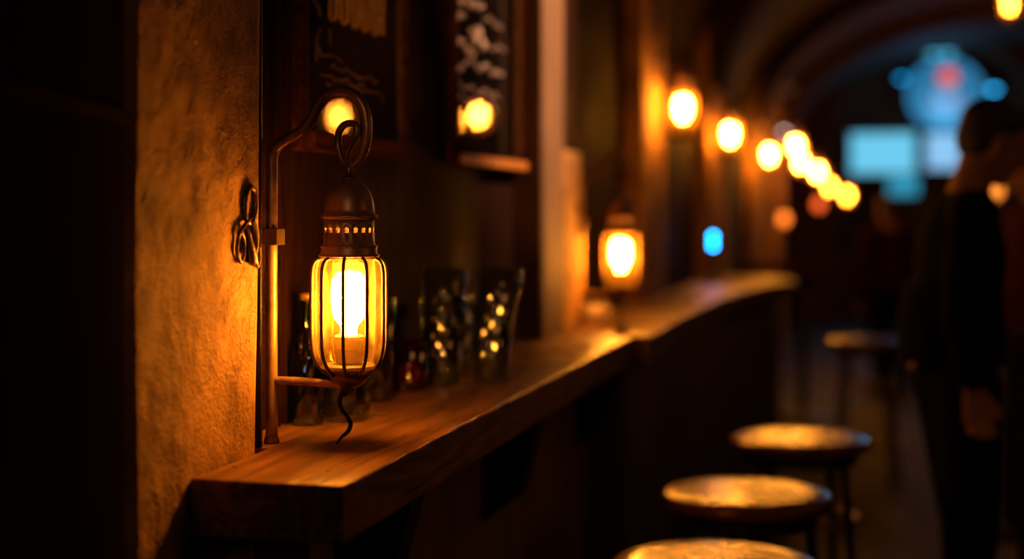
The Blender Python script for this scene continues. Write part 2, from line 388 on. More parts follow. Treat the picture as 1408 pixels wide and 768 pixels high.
# avoid pillars: keep as slab in front of the pillar line
poly[0] = (FX+.001, 4.16); 
obj('wood_top', rel(prism(poly, LH-.08, LH), t2), 'ledgedark', t2, bevel=.006)
bm = box(WX+.001, FX+.001, 4.53, 5.80, LH-.08, LH-.0004); obj('rear_board', rel(bm, t2), 'ledgedark', t2)
ins = [(FX+.002, 4.2)] + [(p.x-.09, max(p.y, 4.2)+.05) for p in fp] + [(fp[-1].x-.25, fp[-1].y+.25), (FX+.002, fp[-1].y+.44)]
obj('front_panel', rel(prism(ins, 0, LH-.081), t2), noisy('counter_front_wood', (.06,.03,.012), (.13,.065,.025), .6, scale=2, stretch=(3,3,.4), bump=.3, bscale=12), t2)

# ================================================================== LANTERN
S = 873.7; LX, LY = on_y(480, 0, 2.1).x, 2.1
def lz(py): return CAMH-(py-HY)/S-LH
def lr(p): return p/S
def make_lantern(label, bulbmat, wire=True):
    t = thing('lantern', label, 'lantern', (LX, LY, LH))
    # cap, vented collar
    dome = [(0, 247), (11, 247.5), (12, 250), (18, 252), (25, 258), (30, 266), (33.5, 276), (35, 287), (35.5, 294), (39.5, 296), (40, 298.5), (38, 301), (35, 302), (33, 301), (33.5, 292), (31, 275), (22, 258), (0, 252)]
    obj('domed_cap', lathe([(lr(r), lz(y)) for r, y in dome], 64), 'brass', t, smooth=True)
    bm = bmesh.new(); rows = [302, 313.2, 319.4, 334, 337, 340, 345, 350, 353, 357]; rr = [35, 35, 35, 35.3, 37.5, 38.5, 38.5, 40, 40, 38]
    seg = 72; g = [[bm.verts.new((lr(r)*math.cos(2*PI*i/seg), lr(r)*math.sin(2*PI*i/seg), lz(y))) for i in range(seg)] for y, r in zip(rows, rr)]
    for j in range(len(rows)-1):
        for i in range(seg):
            if j == 1 and i % 4 in (0, 1): continue
            k = (i+1) % seg; bm.faces.new((g[j][i], g[j][k], g[j+1][k], g[j+1][i]))
    o = obj('vent_collar', bm, 'brass', t, smooth=True)
    so = o.modifiers.new('solid', 'SOLIDIFY'); so.thickness = .0016; so.offset = -1
    for y, r in ((338.5, 37.5), (351, 40.2)):
        obj('rim_ring', tube([(lr(r)*math.cos(a*PI/24), lr(r)*math.sin(a*PI/24), lz(y)) for a in range(48)], lr(2.1), 10, 1, closed=True), 'brass', o, smooth=True)
    # top loop neck
    obj('neck', lathe([(lr(r), lz(y)) for r, y in ((0,226),(5,226),(5.6,232),(6,240),(9,243),(12.5,244.5),(12.5,247),(0,248))], 24), 'iron', t, smooth=True)
    # glass globe
    gp = [(38,354),(45,357.5),(49,364),(50.5,373),(51,385),(51,462),(50.2,476),(47.5,489),(42.5,500),(35,508.5),(27,514)]
    def gsm(p):
        pts, _ = smooth_path([(a, b, 0) for a, b in p], [1]*len(p), 4); return [(lr(q.x), lz(q.y)) for q in pts]
    gg = gsm(gp)
    obj('glass_globe', lathe(gg + [(r-.0016, z) for r, z in gg[::-1]], 72), 'glass', t, smooth=True)
    ip = [(lr(34.5), lz(y)) for y in (357, 400, 450, 500)]
    obj('inner_glass', lathe(ip + [(r-.0012, z) for r, z in ip[::-1]], 56), 'inglass', t, smooth=True)
    # cage wires
    for k in range(10):
        th = math.radians(-90+12+36*k)-TH*0
        pts = [((r+.0012)*math.cos(th), (r+.0012)*math.sin(th), z) for r, z in gg]
        obj('cage_wire', tube(pts, .0029, 8, 1), 'iron', t, smooth=True)
    # floor pan, cup
    pan = [(0,500),(34,500),(36,502),(34,507),(27,514),(0,516)]
    obj('floor_pan', lathe([(lr(r), lz(y)) for r, y in pan], 48), 'socket', t, smooth=False)
    cup = [(27,511),(29,513),(27,519),(22,526),(14,531),(10,533),(9,538),(0,539)]
    obj('bottom_cup', lathe([(0, lz(509))]+[(lr(r), lz(y)) for r, y in cup], 40), 'iron', t, smooth=True)
    # bulb, socket
    sp = [(0,460),(18,460),(20.5,462),(20.5,466),(18.5,468),(18.5,477),(19.5,478),(19.5,481),(18.5,482),(18.5,498),(0,500)]
    sk = obj('socket', lathe([(lr(r), lz(y)) for r, y in sp], 36), 'socket', t, smooth=False)
    bp = [(0,372),(10,373),(18,376.5),(22.5,383),(24.5,392),(25,405),(24.5,418),(23.5,429),(20,438),(14,445),(11,451),(11,461),(0,461)]
    obj('bulb', lathe([(lr(r), lz(y)) for r, y in bp], 40), bulbmat, sk, smooth=True)
    if wire:
        w = [(472,536),(467,550),(470,562),(478,573),(482,583),(478,593),(470,600),(463,606.5)]
        P = [on_y(x, y, 2.1)-Vector((LX,LY,LH)) for x, y in w]
        P[-1].z = max(P[-1].z, .003); P[-1].z = .003
        bm = tube(P, [.0035,.004,.0036,.0036,.0038,.0034,.0026,.0014], 10, 6)
        q = [on_y(x, y, 2.1)-Vector((LX,LY,LH)) for x, y in ((480,536),(476,541),(470,545))]
        tube(q, .0022, 8, 5, bm)
        q = [on_y(x, y, 2.1)-Vector((LX,LY,LH)) for x, y in ((479,590),(475,597),(474,600))]
        tube(q, [.002,.0016,.0008], 8, 4, bm)
        obj('dangling_wire', bm, 'blackiron', t, smooth=True)
    return t
lan = make_lantern('large lit caged glass lantern on curled iron hook beside plaster pillar', 'bulb')
# ------------------------------------------------------------------ wall bracket with the hook
PXX = -.930
def make_bracket(label):
    t = thing('lantern_bracket', label, 'bracket', (PXX, LY, LH))
    O = Vector((PXX, LY, LH))
    def q(x, y, dy=0): return on_y(x, y, 2.1+dy)-O
    obj('pole', tube([(0,0,0), (0,0,.15), (0,0,.24), (0,0,lz(324))], [.0098,.0092,.0090,.0089], 20, 3), 'pole', t, smooth=True)
    obj('base_collar', lathe([(0,.0),(.0125,.0),(.0125,.004),(.011,.008),(.0098,.012)], 24), 'iron', t, smooth=True)
    arm = [(373.7,326),(373.8,290),(374,240),(374.5,216),(380,203),(392,193),(408,184.5),(421,174),(430,160),(438,144),(449,132),(464,125.5),(480,127.5),(493,137),(501,152),(504,172),(503.5,192),(499,210),(491,223),(482,229)]
    M['armiron'] = M.get('armiron') or noisy('rubbed_iron', (.17,.085,.035), (.34,.18,.075), .36, .7, scale=30, bump=.25, bscale=150, dist=.002)
    obj('hook_arm', tube([q(x, y) for x, y in arm], [.0089]*5+[.0092]*4+[.0096]*4+[.0098,.0092,.0092,.0085,.0075,.006,.005], 18, 6), 'armiron', t, smooth=True)
    coil = [(484,229,0),(473,223,.004),(467,210,.006),(464.5,195,.007),(467,180,.006),(474,171.5,.002),(483,169.5,-.004),(490,174,-.009),(489,188,-.010),(482,201,-.008),(477,213,-.004),(480,227,0)]
    obj('hook_curl', tube([q(x, y, d) for x, y, d in coil], [.005,.0058,.006,.006,.006,.006,.0055,.0055,.0055,.005,.0045,.004], 14, 6), 'iron', t, smooth=True)
    obj('lower_arm', tube([q(376,523), q(395,523), q(440,526), q(462,529), q(480,532)], [.0068,.0066,.0064,.006,.0045], 14, 4), 'pole', t, smooth=True)
    # clamp strap round the pole
    a = q(0,313).z; b = q(0,334).z
    bm = prism([(-.028,-.030),(-.028,-.0125),(.012,-.0125),(.0125,.0125),(-.028,.0125),(-.028,.016),(.016,.016),(.016,-.016),(-.022,-.016),(-.022,-.066),(-.028,-.066)][::-1], b, a)
    obj('clamp', bm, 'iron', t, bevel=.001)
    # wrought scroll lying against the pillar face
    def s(x, y, d=0): return on_x(x, y, FX+.006+d)-O
    bm = tube([s(*p) for p in ((344,256),(350,262),(351.5,280),(349,296),(344,306),(338,300),(336.5,285),(338,268),(344,256))], .0042, 10, 6)
    tube([s(*p) for p in ((345,300,.002),(338,308,.003),(331,318,.003),(327,330),(326,345),(329,357),(332,360),(335,350),(336,335),(333,322,.002),(328,322,.003))], .0030, 10, 6, bm)
    tube([s(*p) for p in ((337,312,.002),(341,325,.004),(345,342,.004),(347,356,.003),(348,362,.002))], [.003,.005,.007,.008,.005], 12, 5, bm)
    tube([s(*p) for p in ((346,303,.003),(351,318,.004),(352,335,.004),(350,350,.003),(347,360,.002))], [.005,.006,.005,.004,.004], 12, 5, bm)
    obj('scroll_ornament', bm, 'iron', t, smooth=True)
    bm = tube([s(*p) for p in ((353,338,.0),(352,347,.004),(352.5,360,.004),(355,366,0),(357,352,0),(356,340,0))], .0030, 10, 5)
    obj('strap_hook', bm, 'iron', t, smooth=True)
    return t
brk = make_bracket('curled iron hook bracket on a pole, holding the large front lantern')
# second lantern of the same pattern on the next pillar
l1 = copy_tree(lan); l1.location = (LX, 4.585, LH); l1['label'] = 'second lit lantern hanging low over the curved counter, blurred'
b1 = copy_tree(brk); b1.location = (PXX, 4.585, LH); b1['label'] = 'dark hook bracket holding the second low lantern, blurred'
for o in l1.children_recursive:
    if o.name.startswith('bulb'): o.material_slots[0].link = 'OBJECT'; o.material_slots[0].material = M['bulbfar']
# lanterns hung high along the wall
def arm_bracket(loc, label, length):
    t = thing('arm_bracket', label, 'bracket', loc)
    obj('wall_plate', box(0, .012, -.03, .03, -.09, .05), 'blackiron', t, bevel=.003)
    obj('arm', tube([(.01,0,0),(.04,0,.035),(length*.6,0,.05),(length,0,.03),(length,0,-.012)], .006, 10, 6), 'blackiron', t, smooth=True)
    return t
far_proto = make_lantern('x', 'bulbfar', wire=False)
hang = [(939,148,6.16,'lit lantern high on the second pillar strip, above the low one, first of the row'),
        (1004,184,8.22,'lit lantern second in the high row receding along the wall'),
        (1058,212,11.25,'lit lantern third in the high row receding along the wall')]
for i, (px, py, z, lab) in enumerate(hang):
    p = at(px, py, z); o = far_proto if i == 0 else copy_tree(far_proto)
    o.location = (p.x, p.y, p.z-.232); o['label'] = lab; o['group'] = 'lanterns in the high row'
    for q_ in o.children_recursive:
        if q_.name.startswith('bulb'): q_.material_slots[0].link = 'OBJECT'; q_.material_slots[0].material = M['bulbhigh']
    fx = FX
    arm_bracket((fx, p.y, p.z-.232+.448), ['black iron arm holding the first high lantern','black iron arm holding the second high lantern','black iron arm holding the third high lantern'][i], p.x-fx)
pend = [(1094,200,12.2,'fourth glowing lantern, uppermost of the tight far cluster'),
        (1101,222,13.0,'fifth glowing lantern, just under the uppermost of the far cluster'),
        (1124,236,14.2,'sixth glowing lantern of the far row, centre of the cluster'),
        (1141,256,15.4,'seventh dim lantern, half hidden behind its far neighbour'),
        (1165,268,16.6,'last and lowest lit lantern at the far end of the row'),
        (1388,6,12.0,'yellow glowing lantern cut by the top right edge of the picture')]
def cord(loc, top, label):
    t = thing('lantern_cord', label, 'cord', loc)
    obj('cord', cyl((0,0,0), (0,0,top-loc[2]), .004, 8), 'blackiron', t); return t
def ceil_h(x): 
    u = (x-1.40)/2.42; return 2.15+2.42*.55*math.sqrt(max(0, 1-u*u))
for i, (px, py, z, lab) in enumerate(pend):
    p = at(px, py, z); o = copy_tree(far_proto); o.location = (p.x, p.y, p.z-.232); o['label'] = lab
    if i >= 3:
        for q_ in o.children_recursive:
            if q_.name.startswith('bulb'): q_.material_slots[0].link = 'OBJECT'; q_.material_slots[0].material = M['bulbdim']
    o['group'] = 'lanterns hung on cords'
    k = cyl((0,0,0), (0,0,ceil_h(p.x)-(p.z-.232+.446)+.01), .004, 8); c = obj('hanging_cord', k, 'blackiron', loc=(p.x, p.y, p.z-.232+.446))
    tag(c, 'thin black cord holding the '+['fourth','fifth','sixth','seventh','last low','top right'][i]+' glowing lantern', 'cord')
# pendants added out of view across the room to give the reflections in the framed glass
def mirror_spot(px, py, Xl, Xm=-.98):
    Xv = 2*Xm-Xl; p = on_x(px, py, Xv); return Vector((Xl, p.y, p.z))
for px, py, sc_, lab in ((658,163,1.5,'added unseen lantern across the room, brighter of the two mirrored in the second framed board'),
                     (626,170,1.2,'added unseen lantern across the room, left of the two mirrored in the second framed board'),
                     (466,168,1.6,'added unseen lantern across the room, mirrored in the first framed board')):
    p = mirror_spot(px, py, 2.0); o = copy_tree(far_proto); o['label'] = lab; o['group'] = 'lanterns hung on cords'
    for q_ in o.children_recursive:
        if q_.name.startswith('bulb'): q_.material_slots[0].link = 'OBJECT'; q_.material_slots[0].material = M['bulbroom' if px == 658 else 'bulbsoft']
    o.scale = (sc_,)*3; o.location = (p.x, p.y, p.z-.205*sc_)
    ztop = o.location.z+.446*sc_
    c = obj('hanging_cord', cyl((0,0,0), (0,0,max(.05, ceil_h(p.x)-ztop+.01)), .004, 8), 'blackiron', loc=(p.x, p.y, ztop))
    tag(c, 'thin black cord of the '+['brighter second board','left second board','first board'][(658,626,466).index(px)]+' added mirrored lantern across the room', 'cord')

# ================================================================== FRAMED BOARDS
def framed_board(label, y0, y1, z0, z1, lean, writing):
    t = thing('framed_board', label, 'menu board', (WX, y0, z0)); w = y1-y0; h = z1-z0; th = .024; fw = .038
    bm = bmesh.new()
    bx(bm, .004, th, 0, fw, 0, h); bx(bm, .004, th, w-fw, w, 0, h); bx(bm, .004, th+.012, fw, w-fw, 0, fw); bx(bm, .004, th, fw, w-fw, h-fw, h)
    obj('frame', bm, 'frame', t, bevel=.004)
    obj('inner_bead', (lambda b: (bx(b, .012, th-.004, fw, fw+.008, fw, h-fw), bx(b, .012, th-.004, w-fw-.008, w-fw, fw, h-fw), b)[2])(bmesh.new()), 'pole', t)
    obj('board', box(.003, .010, .01, w-.01, .01, h-.01), 'board', t)
    obj('glass_pane', box(.0185, .020, fw, w-fw, fw, h-fw), 'pane', t)
    if 'second' in label: obj('rail_highlight', box(th+.012, th+.020, fw*.3, w-fw*.3, .008, .032), noisy('orange_highlight', (.5,.18,.03), (.7,.28,.05), .45, spec=.2), t, bevel=.003)  # orange highlight of the bottom rail, painted on as a raised strip
    writing(t, w, h); t.rotation_euler = (0, lean, 0)
    return t
def stroke(bm, pts, r): return tube([(0.0115, y, z) for y, z in pts], r, 6, 5, bm, flat=1)
def writ1(t, w, h):
    T0 = Vector((WX, y1a, z1a))
    def q(px, py): v = on_x(px, py, WX+.0115)-T0; return (v.y, v.z)
    # tall heading letters in ochre, read only as upright strokes
    xs = [453, 461, 468, 476, 483, 490, 497, 504, 511, 518, 525]
    bm = bmesh.new()
    for i, x in enumerate(xs):
        sl = (x-450)*.36
        a = q(x, 22+sl); b = q(x+1, -28+sl)
        stroke(bm, [a, ((a[0]+b[0])/2, (a[1]+b[1])/2), b], .0056)
        if i < len(xs)-1:
            x2 = xs[i+1]; yy = [22, -4, 22, -20, 22, 4, 22, -20, 22, 0][i]
            c = q(x, yy+sl); d = q(x2, yy+sl+2); stroke(bm, [c, ((c[0]+d[0])/2, (c[1]+d[1])/2-.004), d], .005)
    obj('heading_lettering', bm, 'ochrepaint', t, smooth=True)
    bm = bmesh.new(); rnd = random.Random(2)
    stroke(bm, [q(441,40), q(436,48), q(435,60), q(436,72), q(434,84)], .004)
    stroke(bm, [q(431,0), q(438,10), q(440,22)], .004); stroke(bm, [q(453,40), q(454,62)], .0035)
    for y0_, xa, xb in ((70,433,470),(88,455,520),(100,440,505),(112,450,528)):
        x = xa; pts = []
        while x < xb:
            sl = (x-433)*.25; pts.append(q(x, y0_+sl+rnd.uniform(-6,6))); x += rnd.uniform(3, 6)
        if len(pts) > 2: stroke(bm, pts, .0030)
    obj('handwriting', bm, 'faintchalk', t, smooth=True)
def writ2(t, w, h):
    T0 = Vector((WX, y1b, z1a))
    def q(px, py): v = on_x(px, py, WX+.0115)-T0; return (v.y, v.z)
    bm = bmesh.new(); rnd = random.Random(9)
    for y0_, xa, xb, r, amp in ((-4,618,664,.009,9),(20,622,640,.009,9),(40,645,664,.011,13),(62,622,650,.010,10),(78,640,690,.006,6),(92,622,636,.008,9),(112,626,690,.0035,5),(128,628,684,.003,4),(10,664,692,.003,6),(45,670,696,.003,6)):
        x = xa; pts = []
        while x < xb:
            sl = (x-620)*.36; pts.append(q(x, y0_+sl+rnd.uniform(-amp,amp))); x += rnd.uniform(3, 5)
        if len(pts) > 2: stroke(bm, pts, r)
    obj('handwriting', bm, 'chalk', t, smooth=True)
y1a, y1b, z1a = on_x(396,0,WX).y, on_x(611,0,WX).y, 1.527
framed_board('dark framed menu board behind the curled hook, ochre heading at top', y1a, on_x(548,0,WX).y, z1a, 2.5, 0, writ1)
framed_board('second framed menu board mirroring two lantern lights, pale handwriting', y1b, 3.955, z1a, 2.5, 0, writ2)
# upright boards on the wall beside the first board
for a, b, lab in ((369, 378, 'thin'), (384, 391, 'thin')):
    pa = on_x(a, 0, WX).y; pb = on_x(b, 0, WX).y
    struct('trim_%d' % (20+a % 7), box(WX, WX+.012, pa, pb, LH, 3.3), 'panel')

# ================================================================== GLASSES AND SMALL THINGS
def tumbler_bm(rb, rt, h, th=.0028, base=.012):
    return lathe([(0,0),(rb,0),(rb+.001,.004),(rt,h),(rt-th*.5,h+.001),(rt-th,h),(rb-th+.001,base),(0,base)], 40)
tb = tumbler_bm(.033, .046, .165); t_me = None
def glass(loc, label, mat='tumbler', sc_=(1,1,1), tilt=(0,0), group='drinking glasses on the counter'):
    global t_me
    if t_me is None:
        o = obj('drinking_glass', tumbler_bm(.037, .051, .175), 'tumbler', smooth=True); t_me = o.data
    else:
        o = bpy.data.objects.new('drinking_glass', t_me); C.objects.link(o)
    if mat != 'tumbler': o.material_slots[0].link = 'OBJECT'; o.material_slots[0].material = M[mat]
    o.location = loc; o.scale = sc_; o.rotation_euler = (tilt[0], tilt[1], 0)
    return tag(o, label, 'glass')
ga = on_h(608, 527, LH); gb = on_h(676, 524, LH)
def up(v, z): return (v[0], v[1], LH+z)
glass(up(ga, .0005), 'clear tumbler at the bottom of the left stack on the counter')
glass(up((ga.x+.001, ga.y), .072), 'clear tumbler nested in the top of the left stack', tilt=(0,.03))
glass(up(gb, .0005), 'clear tumbler at the bottom of the right stack, near counter edge')
glass(up((gb.x+.003, gb.y), .073), 'clear tumbler leaning in the top of the right stack', tilt=(0,.10))
gc = on_h(552, 512, LH)
gc.x = -.935
glass(up((gc.x, gc.y+.02), .0005), 'clear tumbler half hidden right behind the large lantern')
gd = at(405, 560, 2.75)
glass(up((-.945, 2.42), .0005), 'clear tumbler against the wall, left of the large lantern', sc_=(.9,.9,1.0))
glass(up((-.945, 2.62), .0005), 'clear tumbler further along, just left of the large lantern globe', sc_=(.9,.9,1.15))
# green bottle, red candle jar, glass ashtray
t = thing('bottle', 'green glass bottle standing in the dark bay behind the pole', 'bottle', (-.952, 2.30, LH+.0005))
obj('bottle_body', lathe([(0,0),(.026,0),(.028,.004),(.028,.12),(.024,.14),(.012,.165),(.010,.2),(.0125,.203),(.0125,.215),(0,.215)], 32), 'green', t, smooth=True)
obj('bottle_cap', lathe([(0,.2155),(.0135,.2155),(.0135,.226),(0,.228)], 20), 'brass', t, smooth=True)
t = thing('candle_jar', 'dark red candle jar behind the large lantern', 'candle', (-.935, on_x(566,0,-.935).y-.02, LH+.0005))
obj('jar', tumbler_bm(.036, .040, .10), 'redglass', t, smooth=True)
obj('wax', lathe([(0,.013),(.032,.013),(.033,.05),(0,.05)], 24), noisy('red_wax', (.3,.02,.01), (.4,.04,.02), .5), t, smooth=True)
pa = on_h(432, 566, LH)
t = obj('ashtray', lathe([(0,.0),(.036,0),(.042,.006),(.045,.026),(.041,.026),(.036,.011),(0,.009)], 40), 'tumbler', smooth=True, loc=(-.905, 2.36, LH+.0005))
tag(t, 'low clear glass ashtray on the counter just beyond the pole', 'ashtray')
pa = on_h(812, 434, LH+.004)
t = thing('cup', 'small upturned glass cup left of the second lantern', 'cup', (-.945, pa.y, LH+.0005))
obj('cup_bowl', lathe([(0,.0),(.026,0),(.030,.004),(.042,.045),(.040,.045),(.028,.008),(0,.007)], 32), noisy('pale_ceramic', (.55,.42,.36), (.7,.55,.48), .25, bump=0), t, smooth=True)
obj('cup_handle', tube([(.036,0,.012),(.056,0,.016),(.058,0,.034),(.040,0,.038)], .004, 8, 5), noisy('pale_ceramic_handle', (.55,.42,.36), (.7,.55,.48), .25, bump=0), t, smooth=True)
pb = on_h(868, 447, LH+.012)  # round brass form placed for the bright disc at the counter corner
t = thing('brass_knob', 'small round brass bell at the joint of the two counters', 'knob', (pb.x, 4.19+.03, LH+.0005))
obj('knob_dome', lathe([(.026,0),(.026,.004),(.024,.012),(.017,.022),(.006,.027),(0,.028)], 28), 'pole', t, smooth=True)
obj('knob_button', lathe([(0,.026),(.004,.026),(.004,.034),(.006,.036),(0,.040)], 16), 'iron', t, smooth=True)
# little blue status lights on a slim stand on the curved counter
pl = at(981, 332, 7.4)
t = thing('lamp_stand', 'slim black stand with bright blue lights on the curved counter', 'light', (pl.x, pl.y, LH+.0005))
obj('base', lathe([(0,0),(.05,0),(.05,.008),(.012,.014),(0,.014)], 24), 'blackiron', t, smooth=True)
obj('post', cyl((0,0,.013), (0,0,pl.z-LH+.05), .007, 12), 'blackiron', t)
for dz in (.026, -.020):
    obj('blue_light', sph(bmesh.new(), (0,-.014,pl.z-LH+dz), .013), emit('blue_led', (.0, .28, 1.0), 34), t, smooth=True)
# small glowing points deep in the room, some of them put in for reflections
def glow(px, py, z, r, col, s, label, stand=None):
    p = at(px, py, z); mat = emit('glow', col, s)
    if stand is None:
        t = thing('light_spot', label, 'light', p)
        obj('housing', lathe([(r*1.25,-r*.4),(r*1.3,r*1.2),(r*.8,r*2),(0,r*2)], 20), 'blackiron', t, smooth=True)
        obj('lens', sph(bmesh.new(), (0,0,0), r), mat, t, smooth=True)
    else:
        t = thing('stand_glow', label, 'candle', (p.x, p.y, stand))
        obj('holder', lathe([(0,0),(.04,0),(.04,.01),(.01,.02),(.008,p.z-stand-r*1.2),(r*.9,p.z-stand-r*.9),(0,p.z-stand-r*.7)], 20), 'blackiron', t, smooth=True)
        obj('glow_ball', sph(bmesh.new(), (0,0,p.z-stand), (r,r,r*1.3)), mat, t, smooth=True)
    return t
glow(1078,301,10.0,.035,(1,.20,.02),3,'dim orange glowing reflection under the far cluster of lanterns', LH)  # glowing ball on a holder, put in for a reflected light
glow(1126,281,9.7,.035,(1,.12,.02),2,'dim reddish glowing reflection beside the far lanterns', LH)  # likewise a reflection made as a glowing ball
glow(1369,262,6.3,.035,(1,.26,.03),1.6,'orange candle light between the two people on the right', LH)
glow(1078,178,12.5,.03,(1,.75,.7),5,'small pale glowing reflection above the far lantern cluster')  # reflection drawn as a glowing ball, housing added
glow(1084,115,13.0,.08,(.8,.25,.15),.08,'faint pinkish spotlight high on the far vault')
def high_table(px, z, label, R=.42):
    p = at(px, 290, z); t = thing('high_table', label, 'table', (p.x, p.y, 0))
    obj('tabletop', lathe([(0,LH-.03),(R-.01,LH-.03),(R,LH-.022),(R,LH-.006),(R-.008,LH),(0,LH)], 56), 'frame', t, smooth=False)
    obj('pedestal', lathe([(0,.02),(.03,.02),(.03,LH-.03),(0,LH-.03)], 20), 'blackiron', t, smooth=True)
    obj('base', lathe([(0,0),(.24,0),(.24,.01),(.04,.03),(0,.03)], 32), 'blackiron', t, smooth=True)
high_table(1104, 9.7, 'round high table with small glowing reflections beyond the curved counter', .42)
high_table(1385, 6.3, 'round high table with one candle behind the two people')
# ------------------------------------------------------------------ blue-lit recess
RY = EY+.72
def screen(px0, py0, px1, py1, col, s, label):
    a = on_y(px0, py0, EY+.60); b = on_y(px1, py1, EY+.60)
    t = thing('display_screen', label, 'screen', ((a.x+b.x)/2, EY+.60, b.z)); w = b.x-a.x; h = a.z-b.z
    obj('casing', box(-w/2-.02, w/2+.02, .002, .05, -.02, h+.02), 'blackiron', t, bevel=.005)
    obj('lit_panel', box(-w/2, w/2, -.006, .002, 0, h), emit('screen_glow', col, s), t)
    obj('wall_mount', box(-.05, .05, .05, .15, h*.4, h*.6), 'blackiron', t)
screen(1170,184,1258,238,(.14,.60,.86),1.0,'wide cyan lit screen in the arched recess, left one')
screen(1274,184,1320,232,(.25,.56,.90),1.0,'narrow pale blue lit screen in the arched recess, right one')
screen(1222,243,1262,268,(.02,.38,.60),.8,'small dim cyan screen under the wide screen')
p = on_y(1300, 130, EY+.55)
t = thing('round_sign', 'round glowing blue sign with red spot inside the arch', 'sign', p)
obj('rim', tube([(.44*math.cos(a*PI/24), .0, .44*math.sin(a*PI/24)) for a in range(48)], .025, 10, 1, closed=True), emit('sign_rim', (.03,.30,.6), .9), t, smooth=True)
def disc_y(r, y, c=(0,0), seg=40, th=.01, sy=1):
    bm = bmesh.new(); a = [bm.verts.new((c[0]+r*math.cos(2*PI*k/seg), y, c[1]+r*sy*math.sin(2*PI*k/seg))) for k in range(seg)]
    b = [bm.verts.new((v.co.x, y+th, v.co.z)) for v in a]; bm.faces.new(a); bm.faces.new(b[::-1])
    for k in range(seg): bm.faces.new((a[k], b[k], b[(k+1)%seg], a[(k+1)%seg]))
    return bm
obj('sign_face', disc_y(.43, 0, th=.03), emit('sign_blue', (.01,.17,.36), .75), t)
obj('inner_disc', disc_y(.26, -.02, (.0,-.08)), emit('sign_pale', (.06,.28,.50), .9), t)
obj('sign_stripe', disc_y(.22, -.035, (.04,-.10), sy=.3), emit('sign_mauve', (.22,.26,.50), .8), t)
obj('red_spot', disc_y(.12, -.04, (.03,.22)), emit('sign_red', (.85,.10,.06), 1.0), t)
obj('wall_mount', box(-.04,.04,.03,.2,-.04,.04), 'blackiron', t)
for px, py, r, c, s, lab in ((1241,105,.06,(.0,.3,.7),1.6,'small blue spotlight left of the round sign'),
                       (1366,120,.06,(.02,.4,.85),2.6,'bright blue spotlight right of the round sign'),
                       (1284,72,.07,(.05,.3,.45),1.3,'left pale blue spotlight above the round sign'),
                       (1304,71,.07,(.05,.3,.45),1.3,'right pale blue spotlight above the round sign')):
    p = on_y(px, py, EY+.4)
    q = thing('light_spot', lab, 'light', p)
    obj('housing', lathe([(r*1.2,-r*.2),(r*1.3,r*1.2),(r*.8,r*2.4),(0,r*2.4)], 20), 'blackiron', q, smooth=True)
    obj('lens', sph(bmesh.new(), (0,0,0), (r*1.1,r*1.1,r*.9)), emit('spot_glow', c, s*2), q, smooth=True)
    obj('mounting_arm', cyl((0,0,r*2), (0,.33,r*2.2), .012, 8), 'blackiron', q)

# ================================================================== STOOLS
def make_stool():
    t = thing('bar_stool', 'x', 'stool'); H = .76
    obj('seat', lathe([(0,H),(.150,H),(.190,H-.001),(.199,H-.006),(.202,H-.016),(.199,H-.028),(.19,H-.034),(0,H-.034)], 64), 'stool', t, smooth=True)
    obj('seat_band', lathe([(.150,H-.034),(.165,H-.034),(.165,H-.07),(.150,H-.07)], 48, closed=True), 'blackiron', t)
    for k in range(4):
        a = PI/4+k*PI/2+.25; c, s = math.cos(a), math.sin(a)
        l = obj('leg', cyl((.145*c,.145*s,H-.036), (.205*c,.205*s,.0), .013, 12, .012), 'blackiron', t, smooth=True)
    def ring(z, r, rad, m, n): obj(n, tube([(r*math.cos(i*PI/24), r*math.sin(i*PI/24), z) for i in range(48)], rad, 8, 1, closed=True), m, t, smooth=True)
    ring(.53, .160, .008, 'pole', 'upper_ring'); ring(.24, .184, .010, 'pole', 'foot_ring')
    return t
st = make_stool()
spots = [(1101,600,'round bar stool with varnished seat, third nearest, behind the middle one'),
         (1027,675,'round bar stool with varnished seat in the middle of the front three'),
         (985,772,'nearest round bar stool, only its seat top showing at the bottom edge'),
         (1192,466,'dark far round bar stool standing near the standing man')]
for i, (px, py, lab) in enumerate(spots):
    p = on_h(px, py, .76); o = st if i == 0 else copy_tree(st)
    o.location = (p.x, p.y, 0); o.rotation_euler = (0,0,.4*i); o['label'] = lab; o['group'] = 'round bar stools along the counter'

# ================================================================== PEOPLE
def cap(bm, a, ra, b, rb):
    a, b = Vector(a), Vector(b); sph(bm, a, ra, 14, 10); sph(bm, b, rb, 14, 10)
    d = (b-a)
    if d.length > 1e-4: tube([a, b], [ra, rb], 14, 1, bm)
def remeshed(name, bm, mat, parent, vox):
    o = obj(name, bm, mat, parent, smooth=True)
    r = o.modifiers.new('remesh', 'REMESH'); r.mode = 'VOXEL'; r.voxel_size = vox; r.use_smooth_shade = True
    s = o.modifiers.new('smooth', 'SMOOTH'); s.iterations = 4; s.factor = .5
    return o
def hand(bm, w, d, side, curl=.9):
    # w wrist, d direction down the hand; side = sideways direction of the thumb
    w = Vector(w); d = Vector(d).normalized(); sd = Vector(side); sd = (sd-d*sd.dot(d)).normalized(); nn = d.cross(sd)
    for k in range(4):
        o = sd*(.030-.020*k); cap(bm, w+o*.6, .013, w+d*.085+o, .0115)
        L = [.070,.078,.072,.056][k]; p = w+d*.088+o
        p2 = p+(d*math.cos(curl*.5)+nn*math.sin(curl*.5))*L*.55; cap(bm, p, .0095, p2, .0085)
        p3 = p2+(d*math.cos(curl*1.6)+nn*math.sin(curl*1.6))*L*.45; cap(bm, p2, .0085, p3, .0072)
    p = w+d*.03+sd*.028; p2 = p+(d*.8+sd*.6).normalized()*.042; cap(bm, p, .013, p2, .011); cap(bm, p2, .0105, p2+(d*.95+sd*.1+nn*.3).normalized()*.032, .0085)
